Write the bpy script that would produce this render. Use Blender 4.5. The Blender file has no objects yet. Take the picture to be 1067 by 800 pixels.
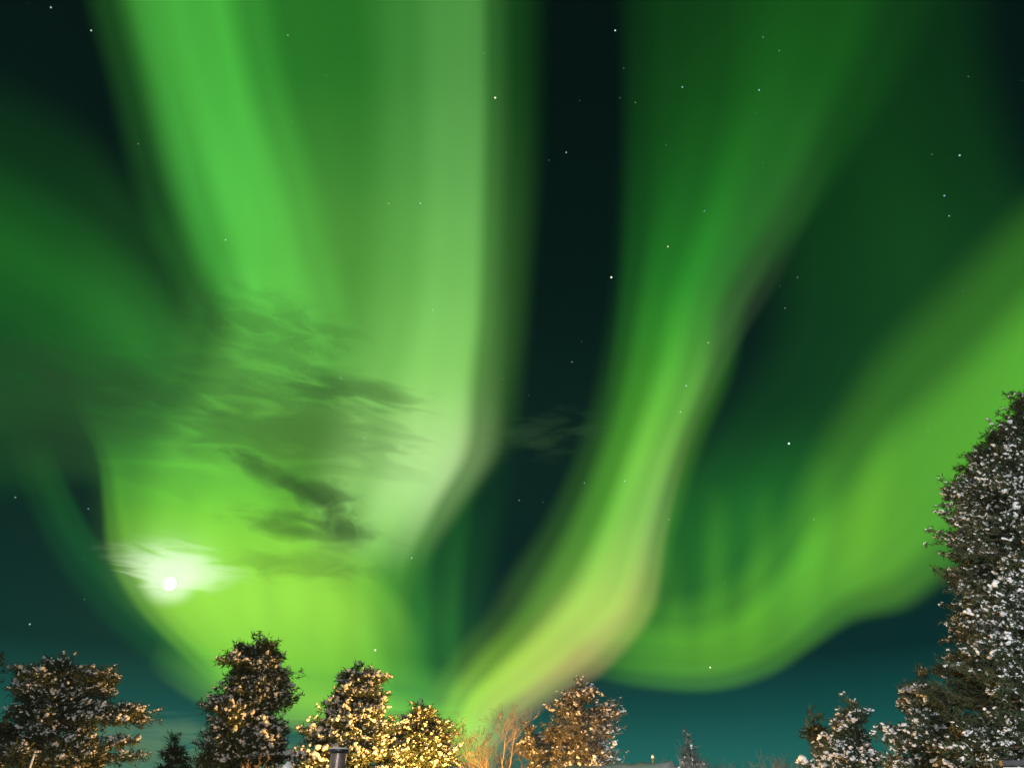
import bpy, bmesh, math, random
import numpy as np
from mathutils import Vector, Matrix

# ------------------------------------------------------------------ camera
SC = bpy.context.scene
COL = SC.collection
FOC, CX, CY = 721.0, 533.5, 400.0          # focal length and centre in photo pixels
PITCH = math.radians(33.0)
EYE = Vector((0.0, 0.0, 1.7))
cam_data = bpy.data.cameras.new("camera")
cam_data.sensor_fit = 'HORIZONTAL'
cam_data.sensor_width = 36.0
cam_data.lens = FOC / 1067.0 * 36.0
cam_data.clip_start = 0.1
cam_data.clip_end = 90000.0
cam = bpy.data.objects.new("camera", cam_data)
cam.location = EYE
cam.rotation_euler = (math.pi / 2 + PITCH, 0, 0)
COL.objects.link(cam)
SC.camera = cam

def ray(px, py):
    """unit world direction of a pixel of the photograph"""
    a, b = (px - CX) / FOC, (CY - py) / FOC
    c, s = math.cos(PITCH), math.sin(PITCH)
    v = Vector((a, c - b * s, s + b * c))
    return v.normalized()

def at_range(px, py, r):
    return EYE + ray(px, py) * r

def at_depth(px, py, d):
    v = ray(px, py)
    return EYE + v * (d / v.y)

def lin(c):
    return tuple(((x / 255) / 12.92 if x <= 10 else (((x / 255) + .055) / 1.055) ** 2.4) for x in c)

MOON_DIR = ray(177, 608)
MOON_EL = math.asin(MOON_DIR.z)
MOON_AZ = math.atan2(MOON_DIR.x, MOON_DIR.y)

# ------------------------------------------------------------------ world: night sky
world = bpy.data.worlds.new("World")
SC.world = world
world.use_nodes = True
nt = world.node_tree
nt.nodes.clear()
def N(tree, kind, **kw):
    n = tree.nodes.new(kind)
    for k, v in kw.items():
        setattr(n, k, v)
    return n
out = N(nt, 'ShaderNodeOutputWorld')
bg_sky = N(nt, 'ShaderNodeBackground')
sky = N(nt, 'ShaderNodeTexSky', sky_type='NISHITA', sun_disc=False)
sky.sun_elevation = MOON_EL
sky.sun_rotation = MOON_AZ
bg_sky.inputs['Strength'].default_value = 0.0004
tint = N(nt, 'ShaderNodeMix', data_type='RGBA', blend_type='MULTIPLY')
tint.inputs['Factor'].default_value = 1.0
tint.inputs['B'].default_value = (0.3, 1.0, 0.5, 1)
nt.links.new(sky.outputs[0], tint.inputs['A'])
nt.links.new(tint.outputs['Result'], bg_sky.inputs['Color'])
# faint airglow of the night sky, brighter towards the horizon
geo = N(nt, 'ShaderNodeTexCoord')
sep = N(nt, 'ShaderNodeSeparateXYZ')
nt.links.new(geo.outputs['Generated'], sep.inputs[0])
ramp = N(nt, 'ShaderNodeValToRGB')
els = [(0.0, (34, 112, 104)), (0.08, (30, 106, 98)), (0.13, (16, 78, 74)), (0.19, (4, 46, 45)), (0.34, (5, 38, 34)),
       (0.46, (9, 38, 32)), (0.65, (4, 27, 23)), (0.85, (3, 21, 17)), (1.0, (3, 20, 16))]
r = ramp.color_ramp
while len(r.elements) < len(els):
    r.elements.new(0.5)
for e, (p, c) in zip(r.elements, els):
    e.position = p
    e.color = (*lin(c), 1)
nt.links.new(sep.outputs['Z'], ramp.inputs['Fac'])
bg_air = N(nt, 'ShaderNodeBackground')
bg_air.inputs['Strength'].default_value = 0.85
nt.links.new(ramp.outputs['Color'], bg_air.inputs['Color'])
addw = N(nt, 'ShaderNodeAddShader')
nt.links.new(bg_sky.outputs[0], addw.inputs[0])
nt.links.new(bg_air.outputs[0], addw.inputs[1])
nt.links.new(addw.outputs[0], out.inputs['Surface'])

# ------------------------------------------------------------------ exposure and render settings
SC.view_settings.view_transform = 'Standard'
SC.view_settings.look = 'None'
SC.view_settings.exposure = 0.0
SC.view_settings.gamma = 1.0
SC.view_settings.use_curve_mapping = False
SC.render.engine = 'CYCLES'
SC.cycles.use_denoising = True
SC.cycles.max_bounces = 6
SC.cycles.diffuse_bounces = 3
SC.cycles.transparent_max_bounces = 48
SC.cycles.volume_bounces = 1
SC.cycles.volume_step_rate = 0.4
SC.cycles.volume_max_steps = 128
SC.cycles.sample_clamp_indirect = 4.0

HAZE = 0.00012
# lamp powers: warm street lamp at the trees, white floodlight and an added fill lamp near the viewer
WARM_W, WHITE_W, SIDE_W, COLD_W, FILL_W, MOON_L = 13000.0, 23000.0, 420.0, 2000.0, 11000.0, 460.0

# ------------------------------------------------------------------ helpers
def tag(o, label=None, cat=None, group=None, kind=None):
    if label: o['label'] = label
    if cat: o['category'] = cat
    if group: o['group'] = group
    if kind: o['kind'] = kind
    return o

def mesh_obj(name, verts, faces, mats, parent=None, smooth=False):
    me = bpy.data.meshes.new(name)
    me.from_pydata([tuple(v) for v in verts], [], [tuple(f) for f in faces])
    if not isinstance(mats, (list, tuple)):
        mats = [mats]
    for m in mats:
        me.materials.append(m)
    if smooth:
        me.polygons.foreach_set('use_smooth', [True] * len(me.polygons))
    me.update()
    o = bpy.data.objects.new(name, me)
    COL.objects.link(o)
    if parent is not None:
        o.parent = parent
    return o

def np_mesh(name, V, F, mat, parent=None, smooth=False):
    """V: n x 3, F: m x 3 triangles"""
    V = np.asarray(V, dtype=np.float32)
    F = np.asarray(F, dtype=np.int32)
    me = bpy.data.meshes.new(name)
    me.vertices.add(len(V))
    me.vertices.foreach_set('co', V.ravel())
    me.loops.add(F.size)
    me.loops.foreach_set('vertex_index', F.ravel())
    me.polygons.add(len(F))
    me.polygons.foreach_set('loop_start', np.arange(0, F.size, 3, dtype=np.int32))
    me.polygons.foreach_set('loop_total', np.full(len(F), 3, dtype=np.int32))
    if smooth:
        me.polygons.foreach_set('use_smooth', np.ones(len(F), dtype=bool))
    me.update(calc_edges=True)
    me.validate()
    me.materials.append(mat)
    o = bpy.data.objects.new(name, me)
    COL.objects.link(o)
    if parent is not None:
        o.parent = parent
    return o

def empty(name, loc):
    o = bpy.data.objects.new(name, None)
    o.empty_display_size = 0.3
    o.location = loc
    COL.objects.link(o)
    return o

def mat_pbr(name, c1, c2, scale=6.0, rough=0.8, metallic=0.0, bump=0.0, detail=4.0, coat=0.0):
    m = bpy.data.materials.new(name)
    m.use_nodes = True
    t = m.node_tree
    b = t.nodes['Principled BSDF']
    tc = N(t, 'ShaderNodeTexCoord')
    nz = N(t, 'ShaderNodeTexNoise')
    nz.inputs['Scale'].default_value = scale
    nz.inputs['Detail'].default_value = detail
    t.links.new(tc.outputs['Object'], nz.inputs['Vector'])
    rp = N(t, 'ShaderNodeValToRGB')
    rp.color_ramp.elements[0].position = 0.32
    rp.color_ramp.elements[1].position = 0.68
    rp.color_ramp.elements[0].color = (*c1, 1)
    rp.color_ramp.elements[1].color = (*c2, 1)
    t.links.new(nz.outputs['Fac'], rp.inputs['Fac'])
    t.links.new(rp.outputs['Color'], b.inputs['Base Color'])
    b.inputs['Roughness'].default_value = rough
    b.inputs['Metallic'].default_value = metallic
    if bump:
        bp = N(t, 'ShaderNodeBump')
        bp.inputs['Strength'].default_value = bump
        t.links.new(nz.outputs['Fac'], bp.inputs['Height'])
        t.links.new(bp.outputs['Normal'], b.inputs['Normal'])
    return m

def mat_emit(name, color, strength):
    m = bpy.data.materials.new(name)
    m.use_nodes = True
    t = m.node_tree
    t.nodes.clear()
    e = N(t, 'ShaderNodeEmission')
    e.inputs['Color'].default_value = (*color, 1)
    e.inputs['Strength'].default_value = strength
    o = N(t, 'ShaderNodeOutputMaterial')
    t.links.new(e.outputs[0], o.inputs['Surface'])
    return m

M_SNOW = mat_pbr('snow', (0.72, 0.74, 0.76), (0.84, 0.85, 0.86), 9, 0.65, bump=0.3)
M_NEEDLE = mat_pbr('pine_needles', (0.016, 0.030, 0.012), (0.048, 0.068, 0.026), 2.0, 0.7)
M_NEEDLE_DULL = mat_pbr('frosted_needles', (0.06, 0.06, 0.045), (0.13, 0.125, 0.10), 2.0, 0.8)
M_BARK = mat_pbr('bark', (0.06, 0.045, 0.032), (0.14, 0.10, 0.07), 7, 0.9, bump=0.6)
M_TWIG = mat_pbr('frosted_twig', (0.20, 0.15, 0.11), (0.36, 0.29, 0.23), 5, 0.85)
M_STEEL = mat_pbr('stove_pipe_metal', (0.10, 0.075, 0.065), (0.20, 0.155, 0.135), 8, 0.42, 0.35, bump=0.1)
M_BLACK = mat_pbr('black_painted_metal', (0.010, 0.010, 0.012), (0.022, 0.022, 0.024), 8, 0.5, 0.2)
M_LOG = mat_pbr('dark_log_wall', (0.10, 0.055, 0.03), (0.19, 0.11, 0.06), 4, 0.85, bump=0.4)
M_PALE = mat_pbr('pale_painted_pole', (0.62, 0.60, 0.54), (0.75, 0.73, 0.68), 6, 0.6)

# ------------------------------------------------------------------ ground
def build_ground():
    rng = np.random.default_rng(3)
    n = 90
    lin_ = np.linspace(-1, 1, n)
    rr = np.sign(lin_) * (np.abs(lin_) ** 3.2) * 30000.0
    V, F = [], []
    for j in range(n):
        for i in range(n):
            x, y = rr[i], rr[j]
            h = 0.10 * math.sin(x * .21 + 1.3) * math.cos(y * .17) + 0.07 * math.sin(x * .55 + y * .4)
            if math.hypot(x, y) > 300:
                h = 0
            V.append((x, y, h * 1.0 - 0.1))
    for j in range(n - 1):
        for i in range(n - 1):
            a = j * n + i
            F.append((a, a + 1, a + n + 1, a + n))
    o = mesh_obj('snow_ground', V, F, M_SNOW, smooth=True)
    tag(o, kind='structure')
build_ground()

# ------------------------------------------------------------------ aurora curtains
def catmull(P, k):
    P = np.asarray(P, float)
    n = len(P)
    out_ = []
    for i in range(n - 1):
        p0, p1, p2, p3 = P[max(i - 1, 0)], P[i], P[i + 1], P[min(i + 2, n - 1)]
        for s in range(k):
            t = s / k
            out_.append(0.5 * ((2 * p1) + (-p0 + p2) * t + (2 * p0 - 5 * p1 + 4 * p2 - p3) * t * t
                               + (-p0 + 3 * p1 - 3 * p2 + p3) * t ** 3))
    out_.append(P[-1])
    return np.array(out_)

def fill_ramp(node, stops, interp):
    cr = node.color_ramp
    cr.interpolation = interp
    while len(cr.elements) < len(stops):
        cr.elements.new(0.5)
    for e, (p, c) in zip(cr.elements, stops):
        e.position = p
    for e, (p, c) in zip(cr.elements, stops):
        e.color = (*c, 1)

def aurora_mat(name, along, across, streak=0.12, freq=7.0, seed=0.0):
    """a glowing gas sheet: adds its light to whatever is behind it"""
    m = bpy.data.materials.new(name)
    m.use_nodes = True
    t = m.node_tree
    t.nodes.clear()
    uv = N(t, 'ShaderNodeUVMap')
    sp = N(t, 'ShaderNodeSeparateXYZ')
    t.links.new(uv.outputs[0], sp.inputs[0])
    ra = N(t, 'ShaderNodeValToRGB')
    fill_ramp(ra, along, 'CARDINAL')
    t.links.new(sp.outputs['Y'], ra.inputs['Fac'])
    rc = N(t, 'ShaderNodeValToRGB')
    fill_ramp(rc, [(p, (s, s, s)) for p, s in across], 'EASE')
    t.links.new(sp.outputs['X'], rc.inputs['Fac'])
    mp = N(t, 'ShaderNodeMapping')
    mp.inputs['Scale'].default_value = (freq, 1.6, 1)
    mp.inputs['Location'].default_value = (seed, seed * .7, seed)
    t.links.new(uv.outputs[0], mp.inputs[0])
    nz = N(t, 'ShaderNodeTexNoise')
    nz.inputs['Scale'].default_value = 1.0
    nz.inputs['Detail'].default_value = 2.0
    t.links.new(mp.outputs[0], nz.inputs['Vector'])
    mr = N(t, 'ShaderNodeMapRange')
    mr.inputs['From Min'].default_value = 0.25
    mr.inputs['From Max'].default_value = 0.75
    mr.inputs['To Min'].default_value = 1 - streak
    mr.inputs['To Max'].default_value = 1 + streak
    t.links.new(nz.outputs['Fac'], mr.inputs['Value'])
    mu = N(t, 'ShaderNodeMath', operation='MULTIPLY')
    t.links.new(rc.outputs['Color'], mu.inputs[0])
    t.links.new(mr.outputs[0], mu.inputs[1])
    em = N(t, 'ShaderNodeEmission')
    t.links.new(ra.outputs['Color'], em.inputs['Color'])
    t.links.new(mu.outputs[0], em.inputs['Strength'])
    tr = N(t, 'ShaderNodeBsdfTransparent')
    ad = N(t, 'ShaderNodeAddShader')
    t.links.new(em.outputs[0], ad.inputs[0])
    t.links.new(tr.outputs[0], ad.inputs[1])
    o = N(t, 'ShaderNodeOutputMaterial')
    t.links.new(ad.outputs[0], o.inputs['Surface'])
    m.cycles.emission_sampling = 'NONE'
    return m

BAND_NO = [0]
def band(name, stations, across, parent, streak=0.12, freq=7.0):
    """stations: (x0, y0, x1, y1, hue, strength) cross-sections of the curtain"""
    BAND_NO[0] += 1
    rng_m = 14000.0 - 170.0 * BAND_NO[0]
    k, w = 10, 20
    C = catmull([s[:4] for s in stations], k)
    V, UV = [], []
    for i, c in enumerate(C):
        for j in range(w + 1):
            u = j / w
            V.append(at_range(c[0] + (c[2] - c[0]) * u, c[1] + (c[3] - c[1]) * u, rng_m))
            UV.append((u, i / (len(C) - 1)))
    F = []
    for i in range(len(C) - 1):
        for j in range(w):
            a = i * (w + 1) + j
            F.append((a, a + 1, a + w + 2, a + w + 1))
    n = len(stations)
    along = [(i / (n - 1), tuple(h * s[5] for h in s[4])) for i, s in enumerate(stations)]
    m = aurora_mat('aurora_glow', along, across, streak, freq, BAND_NO[0] * 3.7)
    o = mesh_obj(name, V, F, m, parent, smooth=True)
    lay = o.data.uv_layers.new(name='UVMap')
    idx = np.empty(len(o.data.loops), dtype=np.int32)
    o.data.loops.foreach_get('vertex_index', idx)
    lay.data.foreach_set('uv', np.array(UV, dtype=np.float32)[idx].ravel())
    return o

G0 = (.085, 1, .055)
G1 = (.155, 1, .105)
GY = (.30, 1, .035)
GP = (.40, 1, .24)
GPP = (.70, 1, .44)
GD = (.06, 1, .16)
PK = (1.0, .70, .28)

left = tag(empty('aurora', (0, 0, 0)), 'broad pale green aurora curtain filling the left half of the sky around the moon', 'aurora')
band('veil', [
    (110, -90, 580, -90, (.11, 1, .08), .16), (130, 0, 578, 0, (.11, 1, .08), .165), (150, 100, 576, 100, (.14, 1, .09), .19),
    (165, 200, 572, 200, (.22, 1, .11), .26), (180, 300, 564, 300, (.27, 1, .12), .32),
    (150, 390, 556, 390, (.30, 1, .13), .36), (90, 460, 545, 460, (.32, 1, .10), .34),
    (85, 520, 505, 520, (.30, 1, .07), .34), (90, 580, 455, 580, (.40, 1, .07), .38),
    (115, 630, 440, 630, (.42, 1, .07), .38), (165, 675, 435, 675, (.38, 1, .06), .31),
    (200, 715, 440, 715, (.20, 1, .05), .20), (240, 750, 430, 750, GY, .10)],
    [(0, 0), (.10, .12), (.24, .8), (.34, 1), (.62, .95), (.79, .72), (.90, .25), (1, 0)], left, .07, 5)
band('ray', [
    (60, -90, 285, -90, G1, .40), (80, 0, 295, 0, G1, .41), (105, 90, 312, 90, G1, .43),
    (125, 180, 340, 180, (.15, 1, .11), .41), (148, 250, 356, 250, (.14, 1, .10), .35),
    (178, 310, 372, 310, (.14, 1, .10), .28), (205, 370, 390, 370, (.15, 1, .10), .12),
    (225, 440, 405, 440, G1, 0)],
    [(0, 0), (.14, .13), (.36, .85), (.48, 1), (.66, .8), (.84, .25), (1, 0)], left, .14, 5)
band('column', [
    (360, -90, 540, -90, (.35, 1, .24), .15), (365, 0, 540, 0, (.35, 1, .24), .16),
    (370, 110, 540, 110, (.4, 1, .27), .18), (370, 220, 537, 220, (.4, 1, .27), .22),
    (360, 320, 535, 320, (.43, 1, .25), .29), (330, 400, 532, 400, (.52, 1, .28), .38),
    (315, 470, 528, 470, GPP, .52), (305, 530, 490, 530, GPP, .42),
    (300, 590, 455, 590, GP, .10), (300, 650, 440, 650, GP, 0)],
    [(0, 0), (.33, .45), (.55, .95), (.74, 1), (.85, .28), (1, 0)], left, .06, 5)
band('haze_veil', [
    (-90, 20, -90, 560, G0, .062), (10, 60, 10, 535, G0, .066), (90, 110, 70, 515, (.11, 1, .07), .078),
    (160, 190, 150, 530, (.15, 1, .09), .115), (230, 250, 220, 515, (.18, 1, .09), .11), (310, 300, 300, 490, G1, 0)],
    [(0, 0), (.2, .34), (.5, .95), (.74, 1), (.88, .45), (1, 0)], left, .10, 4)
band('slanting_ray', [
    (-90, 90, -110, 300, G0, .035), (0, 150, -20, 340, G0, .045), (90, 205, 60, 400, G0, .045), (160, 270, 120, 450, (.1, 1, .08), .06),
    (210, 350, 160, 500, G1, .04), (240, 420, 190, 540, G1, 0)],
    [(0, 0), (.25, .5), (.5, 1), (.75, .5), (1, 0)], left, .15, 3)
band('lobe', [
    (66, 395, 230, 395, G1, 0), (80, 440, 250, 430, G1, .07), (98, 480, 290, 470, (.18, 1, .07), .20), (103, 530, 330, 520, (.28, 1, .06), .32),
    (108, 580, 400, 590, (.40, 1, .06), .38), (136, 632, 440, 640, (.44, 1, .06), .38), (184, 682, 450, 680, (.36, 1, .05), .27),
    (230, 725, 440, 715, GY, 0)],
    [(0, 0), (.05, .5), (.11, .98), (.25, 1), (.7, .85), (.88, .35), (1, 0)], left, .08, 5)
band('fringe', [
    (0, 440, 60, 460, G0, 0), (12, 497, 68, 488, G0, .035), (45, 576, 100, 550, (.08, 1, .12), .045),
    (90, 640, 143, 602, (.08, 1, .12), .05), (148, 692, 192, 652, (.08, 1, .12), .06), (208, 737, 248, 687, (.08, 1, .12), .07), (262, 778, 290, 722, G0, .04)],
    [(0, 0), (.3, .5), (.6, 1), (.8, .9), (1, 0)], left, .2, 3)
band('lower_edge', [
    (170, 640, 150, 700, GY, 0), (230, 655, 210, 740, (.4, 1, .03), .18), (300, 660, 295, 765, (.5, 1, .02), .36),
    (360, 665, 360, 775, (.46, 1, .02), .40), (420, 675, 420, 785, (.36, 1, .03), .36),
    (470, 690, 470, 795, (.34, 1, .03), .30), (520, 700, 520, 800, GY, 0)],
    [(0, 0), (.35, .35), (.62, 1), (.85, .6), (1, 0)], left, .12, 2)
band('inner_glow', [
    (340, 470, 560, 450, G0, .0), (345, 540, 540, 530, (.10, 1, .09), .08), (350, 610, 525, 610, (.14, 1, .08), .125),
    (355, 670, 520, 670, (.15, 1, .07), .15), (370, 740, 515, 740, (.15, 1, .06), .13)],
    [(0, 0), (.3, .95), (.5, .95), (.62, .55), (.70, .62), (.80, .25), (1, 0)], left, .22, 5)
for x0, y0, x1, y1, w, sg in [(300, 560, 305, 680, 50, .05), (345, 600, 350, 700, 46, .06), (258, 560, 268, 680, 40, .05), (215, 480, 230, 600, 60, .05)]:
    mx, my = (x0 + x1) / 2, (y0 + y1) / 2
    band('ray', [(x0 - w / 2, y0, x0 + w / 2, y0, GY, 0), (mx - w / 2, my, mx + w / 2, my, GY, sg),
                 (x1 - w / 2, y1, x1 + w / 2, y1, GY, 0)], [(0, 0), (.5, 1), (1, 0)], left, .1, 2)

mid = tag(empty('aurora', (0, 0, 0)), 'narrow yellow green aurora band with a pinkish lower rim right of the dark gap', 'aurora')
band('ray', [
    (630, -90, 1040, -90, G0, .046), (636, 30, 985, 30, G0, .066), (638, 120, 930, 120, G0, .10),
    (632, 220, 862, 220, (.09, 1, .065), .155), (627, 310, 794, 310, (.11, 1, .065), .22),
    (614, 390, 772, 390, (.19, 1, .05), .35), (592, 470, 738, 470, (.26, 1, .05), .44),
    (556, 545, 712, 555, (.30, 1, .07), .48), (518, 600, 694, 636, (.38, 1, .08), .54),
    (500, 635, 630, 692, (.42, 1, .05), .50), (472, 668, 576, 732, (.50, 1, .05), .60),
    (450, 704, 538, 753, (.55, 1, .05), .60), (434, 738, 526, 778, (.5, 1, .05), .5), (420, 775, 520, 805, (.5, 1, .05), .4)],
    [(0, 0), (.16, .11), (.35, .5), (.52, 1), (.68, .82), (.84, .26), (1, 0)], mid, .12, 5)
band('pale_rim', [
    (770, 60, 900, 80, (.4, 1, .3), 0), (750, 160, 870, 180, (.5, 1, .35), .015), (720, 260, 825, 280, (.55, 1, .35), .035), (682, 360, 764, 380, (.65, 1, .38), .06),
    (650, 450, 722, 468, (.8, 1, .4), .10), (622, 540, 700, 555, (.95, 1, .42), .17), (590, 590, 686, 640, PK, .29),
    (566, 618, 636, 702, PK, .36), (538, 655, 594, 726, PK, .33), (508, 695, 562, 748, PK, .24), (478, 740, 536, 778, PK, .2), (455, 775, 515, 802, PK, .16)],
    [(0, 0), (.42, .65), (.68, 1), (.86, .5), (1, 0)], mid, .08, 2)

band('upper_veil', [
    (632, -90, 830, -90, G0, .022), (638, 60, 815, 60, G0, .035), (640, 160, 800, 160, G0, .05), (640, 250, 775, 250, G0, .07),
    (636, 330, 745, 330, (.12, 1, .05), .085), (626, 410, 715, 410, (.16, 1, .05), .07), (605, 490, 690, 490, G0, .03), (580, 550, 670, 550, G0, 0)],
    [(0, 0), (.16, .6), (.34, 1), (.68, .6), (1, 0)], mid, .1, 3)

right = tag(empty('aurora', (0, 0, 0)), 'wide green aurora curtain with a scalloped lower edge, beside the tall snowy tree', 'aurora')
band('veil', [
    (740, -90, 1060, -90, G0, .022), (740, 50, 1060, 50, G0, .030), (760, 160, 1090, 160, G0, .036),
    (770, 260, 1130, 260, G0, .045), (770, 360, 1080, 360, G0, .040), (710, 450, 980, 450, G0, .048),
    (650, 540, 900, 540, (.10, 1, .07), .135), (625, 610, 860, 610, (.14, 1, .05), .13), (605, 660, 815, 660, (.2, 1, .04), .10),
    (615, 722, 790, 722, GY, 0)],
    [(0, 0), (.25, .7), (.5, 1), (.75, .75), (1, 0)], right, .05, 3)
band('broad_ray', [
    (1150, 90, 1150, 480, (.15, 1, .07), .40), (1070, 180, 1085, 530, (.22, 1, .06), .40),
    (985, 265, 1045, 582, (.25, 1, .06), .38),     (905, 350, 994, 612, (.26, 1, .06), .36),
    (850, 435, 948, 642, (.30, 1, .05), .36), (822, 490, 892, 655, (.28, 1, .05), .35), (795, 545, 848, 682, (.27, 1, .05), .32),
    (757, 590, 803, 710, (.29, 1, .03), .29), (716, 612, 738, 726, (.29, 1, .03), .26),
    (662, 612, 660, 720, (.24, 1, .04), .19), (598, 635, 600, 704, GY, 0)],
    [(0, 0), (.26, .33), (.52, 1), (.74, .92), (.87, .55), (1, 0)], right, .14, 4)
for x0, y0, x1, y1, w, sg in [(748, 500, 742, 700, 44, .07), (700, 560, 706, 700, 36, .04), (800, 500, 778, 700, 44, .07),
                             (862, 470, 828, 680, 50, .07), (930, 420, 880, 640, 60, .06)]:
    mx, my = (x0 + x1) / 2, (y0 + y1) / 2
    band('ray', [(x0 - w / 2, y0, x0 + w / 2, y0, GY, 0), (mx - w / 2, my, mx + w / 2, my, GY, sg),
                 (x1 - w / 2, y1, x1 + w / 2, y1, GY, 0)], [(0, 0), (.5, 1), (1, 0)], right, .1, 2)

# ------------------------------------------------------------------ moon and stars
def uv_ball(name, c, r, mat, seg=24, parent=None):
    bm = bmesh.new()
    bmesh.ops.create_icosphere(bm, subdivisions=seg, radius=r)
    me = bpy.data.meshes.new(name)
    bm.to_mesh(me); bm.free()
    me.materials.append(mat)
    me.polygons.foreach_set('use_smooth', [True] * len(me.polygons))
    o = bpy.data.objects.new(name, me)
    o.location = c
    COL.objects.link(o)
    return o
MR = 16000.0
moon = uv_ball('moon', EYE + MOON_DIR * MR, MR * 4.7 / FOC, mat_emit('moonlit_disc', (1, .98, .92), MOON_L), 4)
tag(moon, 'bright white full moon shining below a thin streaky cloud', 'moon')

STARS = [  # x, y, size in pixels, brightness, tint
    (95, 32, .9, 1.6, 0), (53, 8, .9, 1.4, 0), (300, 37, .7, 1.2, 1), (144, 150, .7, .8, 2), (516, 102, 1.2, 3, 1), (505, 56, .6, .7, 0),
    (340, 79, .6, .7, 0), (405, 212, .8, 1, 1), (438, 212, .9, 1.2, 0), (304, 127, .6, .6, 0), (235, 250, .9, 1.2, 0), (451, 323, .8, 1.2, 0),
    (355, 394, .9, 1.4, 1), (641, 32, 1.0, 2.2, 0), (650, 71, .6, .7, 0), (711, 91, .9, 1.6, 3), (646, 102, .6, .6, 0), (662, 107, .7, .8, 1),
    (590, 159, .9, 1.3, 0), (572, 167, .6, .5, 0), (604, 105, .6, .5, 0), (791, 94, .9, 1.6, 3), (795, 39, .7, .9, 3), (812, 53, .7, .8, 3),
    (694, 151, .6, .7, 0), (788, 118, .5, .6, 3), (637, 289, 1.3, 3.2, 1), (696, 257, 1.0, 2, 1), (734, 220, .8, 1.2, 3), (795, 170, .5, .6, 0),
    (1000, 162, 1.0, 1.8, 3), (971, 161, .6, .8, 3), (984, 204, .9, 1.5, 3), (989, 225, .8, 1.2, 3), (1009, 80, .6, .7, 2), (831, 289, .7, .9, 0),
    (818, 321, .7, 1, 0), (813, 298, .5, .6, 0), (1003, 303, .5, .6, 0), (738, 357, .9, 1.4, 1), (715, 402, .9, 1.5, 0), (709, 429, .9, 1.4, 0),
    (606, 356, .6, .6, 0), (596, 377, .8, 1.1, 1), (555, 461, .7, .9, 0), (551, 412, .6, .6, 0), (609, 503, .8, 1, 0), (651, 501, .9, 1.2, 0),
    (541, 521, .8, 1, 0), (566, 523, .6, .6, 0), (697, 541, .7, .9, 1), (822, 462, 1.3, 3, 0), (848, 541, .7, 1, 1), (755, 607, .6, .7, 0),
    (740, 695, 1.1, 2.4, 1), (967, 449, .6, .6, 0), (380, 456, .9, 1.3, 0), (429, 581, .9, 1.6, 0), (391, 677, 1.2, 2.6, 1), (331, 659, .6, .7, 0),
    (31, 650, .9, 1.4, 0), (16, 518, .8, 1, 0), (92, 530, .8, 1, 3), (88, 624, .6, .6, 3), (209, 736, .6, .7, 0), (18, 709, .6, .6, 0),
    (621, 731, 1.9, 4, 1), (525, 395, .6, .6, 0), (590, 560, .5, .5, 0), (505, 190, .5, .4, 0), (498, 198, .5, .4, 3)]
TINTS = [(.75, 1, .95), (1, .95, .75), (1, .72, .5), (.5, .9, 1)]
star_mats = {}
star_me = {}
for x, y, s, b, t in STARS:
    key = (t, round(b, 1))
    if key not in star_mats:
        star_mats[key] = mat_emit('starlight', TINTS[t], b * 0.42)
        star_mats[key].cycles.emission_sampling = 'NONE'
    if key not in star_me:
        bm = bmesh.new()
        bmesh.ops.create_icosphere(bm, subdivisions=2, radius=1.0)
        me = bpy.data.meshes.new('star')
        bm.to_mesh(me); bm.free()
        me.materials.append(star_mats[key])
        star_me[key] = me
    o = bpy.data.objects.new('star', star_me[key])
    R_ = 20000.0
    o.location = at_range(x, y, R_)
    rr_ = R_ * s * 0.74 / FOC
    o.scale = (rr_, rr_, rr_)
    COL.objects.link(o)
    hue = ['white', 'yellowish white', 'faint reddish', 'pale blue'][t]
    if (x, y) == (621, 731): lb = 'largest yellowish star dot, just above the frosted golden tree'
    elif (x, y) == (822, 462): lb = 'bright white star in the dim green right of the narrow band'
    elif (x, y) == (637, 289): lb = 'bright yellowish star at the right side of the dark gap'
    elif (x, y) == (516, 102): lb = 'bright yellowish star on the left border of the dark gap'
    elif (x, y) == (391, 677): lb = 'bright yellowish star above the golden snowy tree beside the chimney'
    elif (x, y) == (740, 695): lb = 'bright yellowish star at the lower edge of the right aurora'
    elif x < 210 and y < 160: lb = f'small {hue} star in the dark upper left corner of the sky'
    elif x < 120: lb = f'small {hue} star in the dark teal sky left of the moon'
    elif x < 545: lb = f'tiny {hue} star shining through the left green aurora'
    elif x < 680: lb = f'tiny {hue} star in the dark gap between the aurora curtains'
    elif y < 330 and x < 840: lb = f'tiny {hue} star in the dim upper part of the narrow aurora band'
    elif y < 330: lb = f'small {hue} star in the dark upper right sky'
    else: lb = f'tiny {hue} star within the lower right green aurora'
    tag(o, lb, 'star', 'stars scattered over the night sky')

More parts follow.
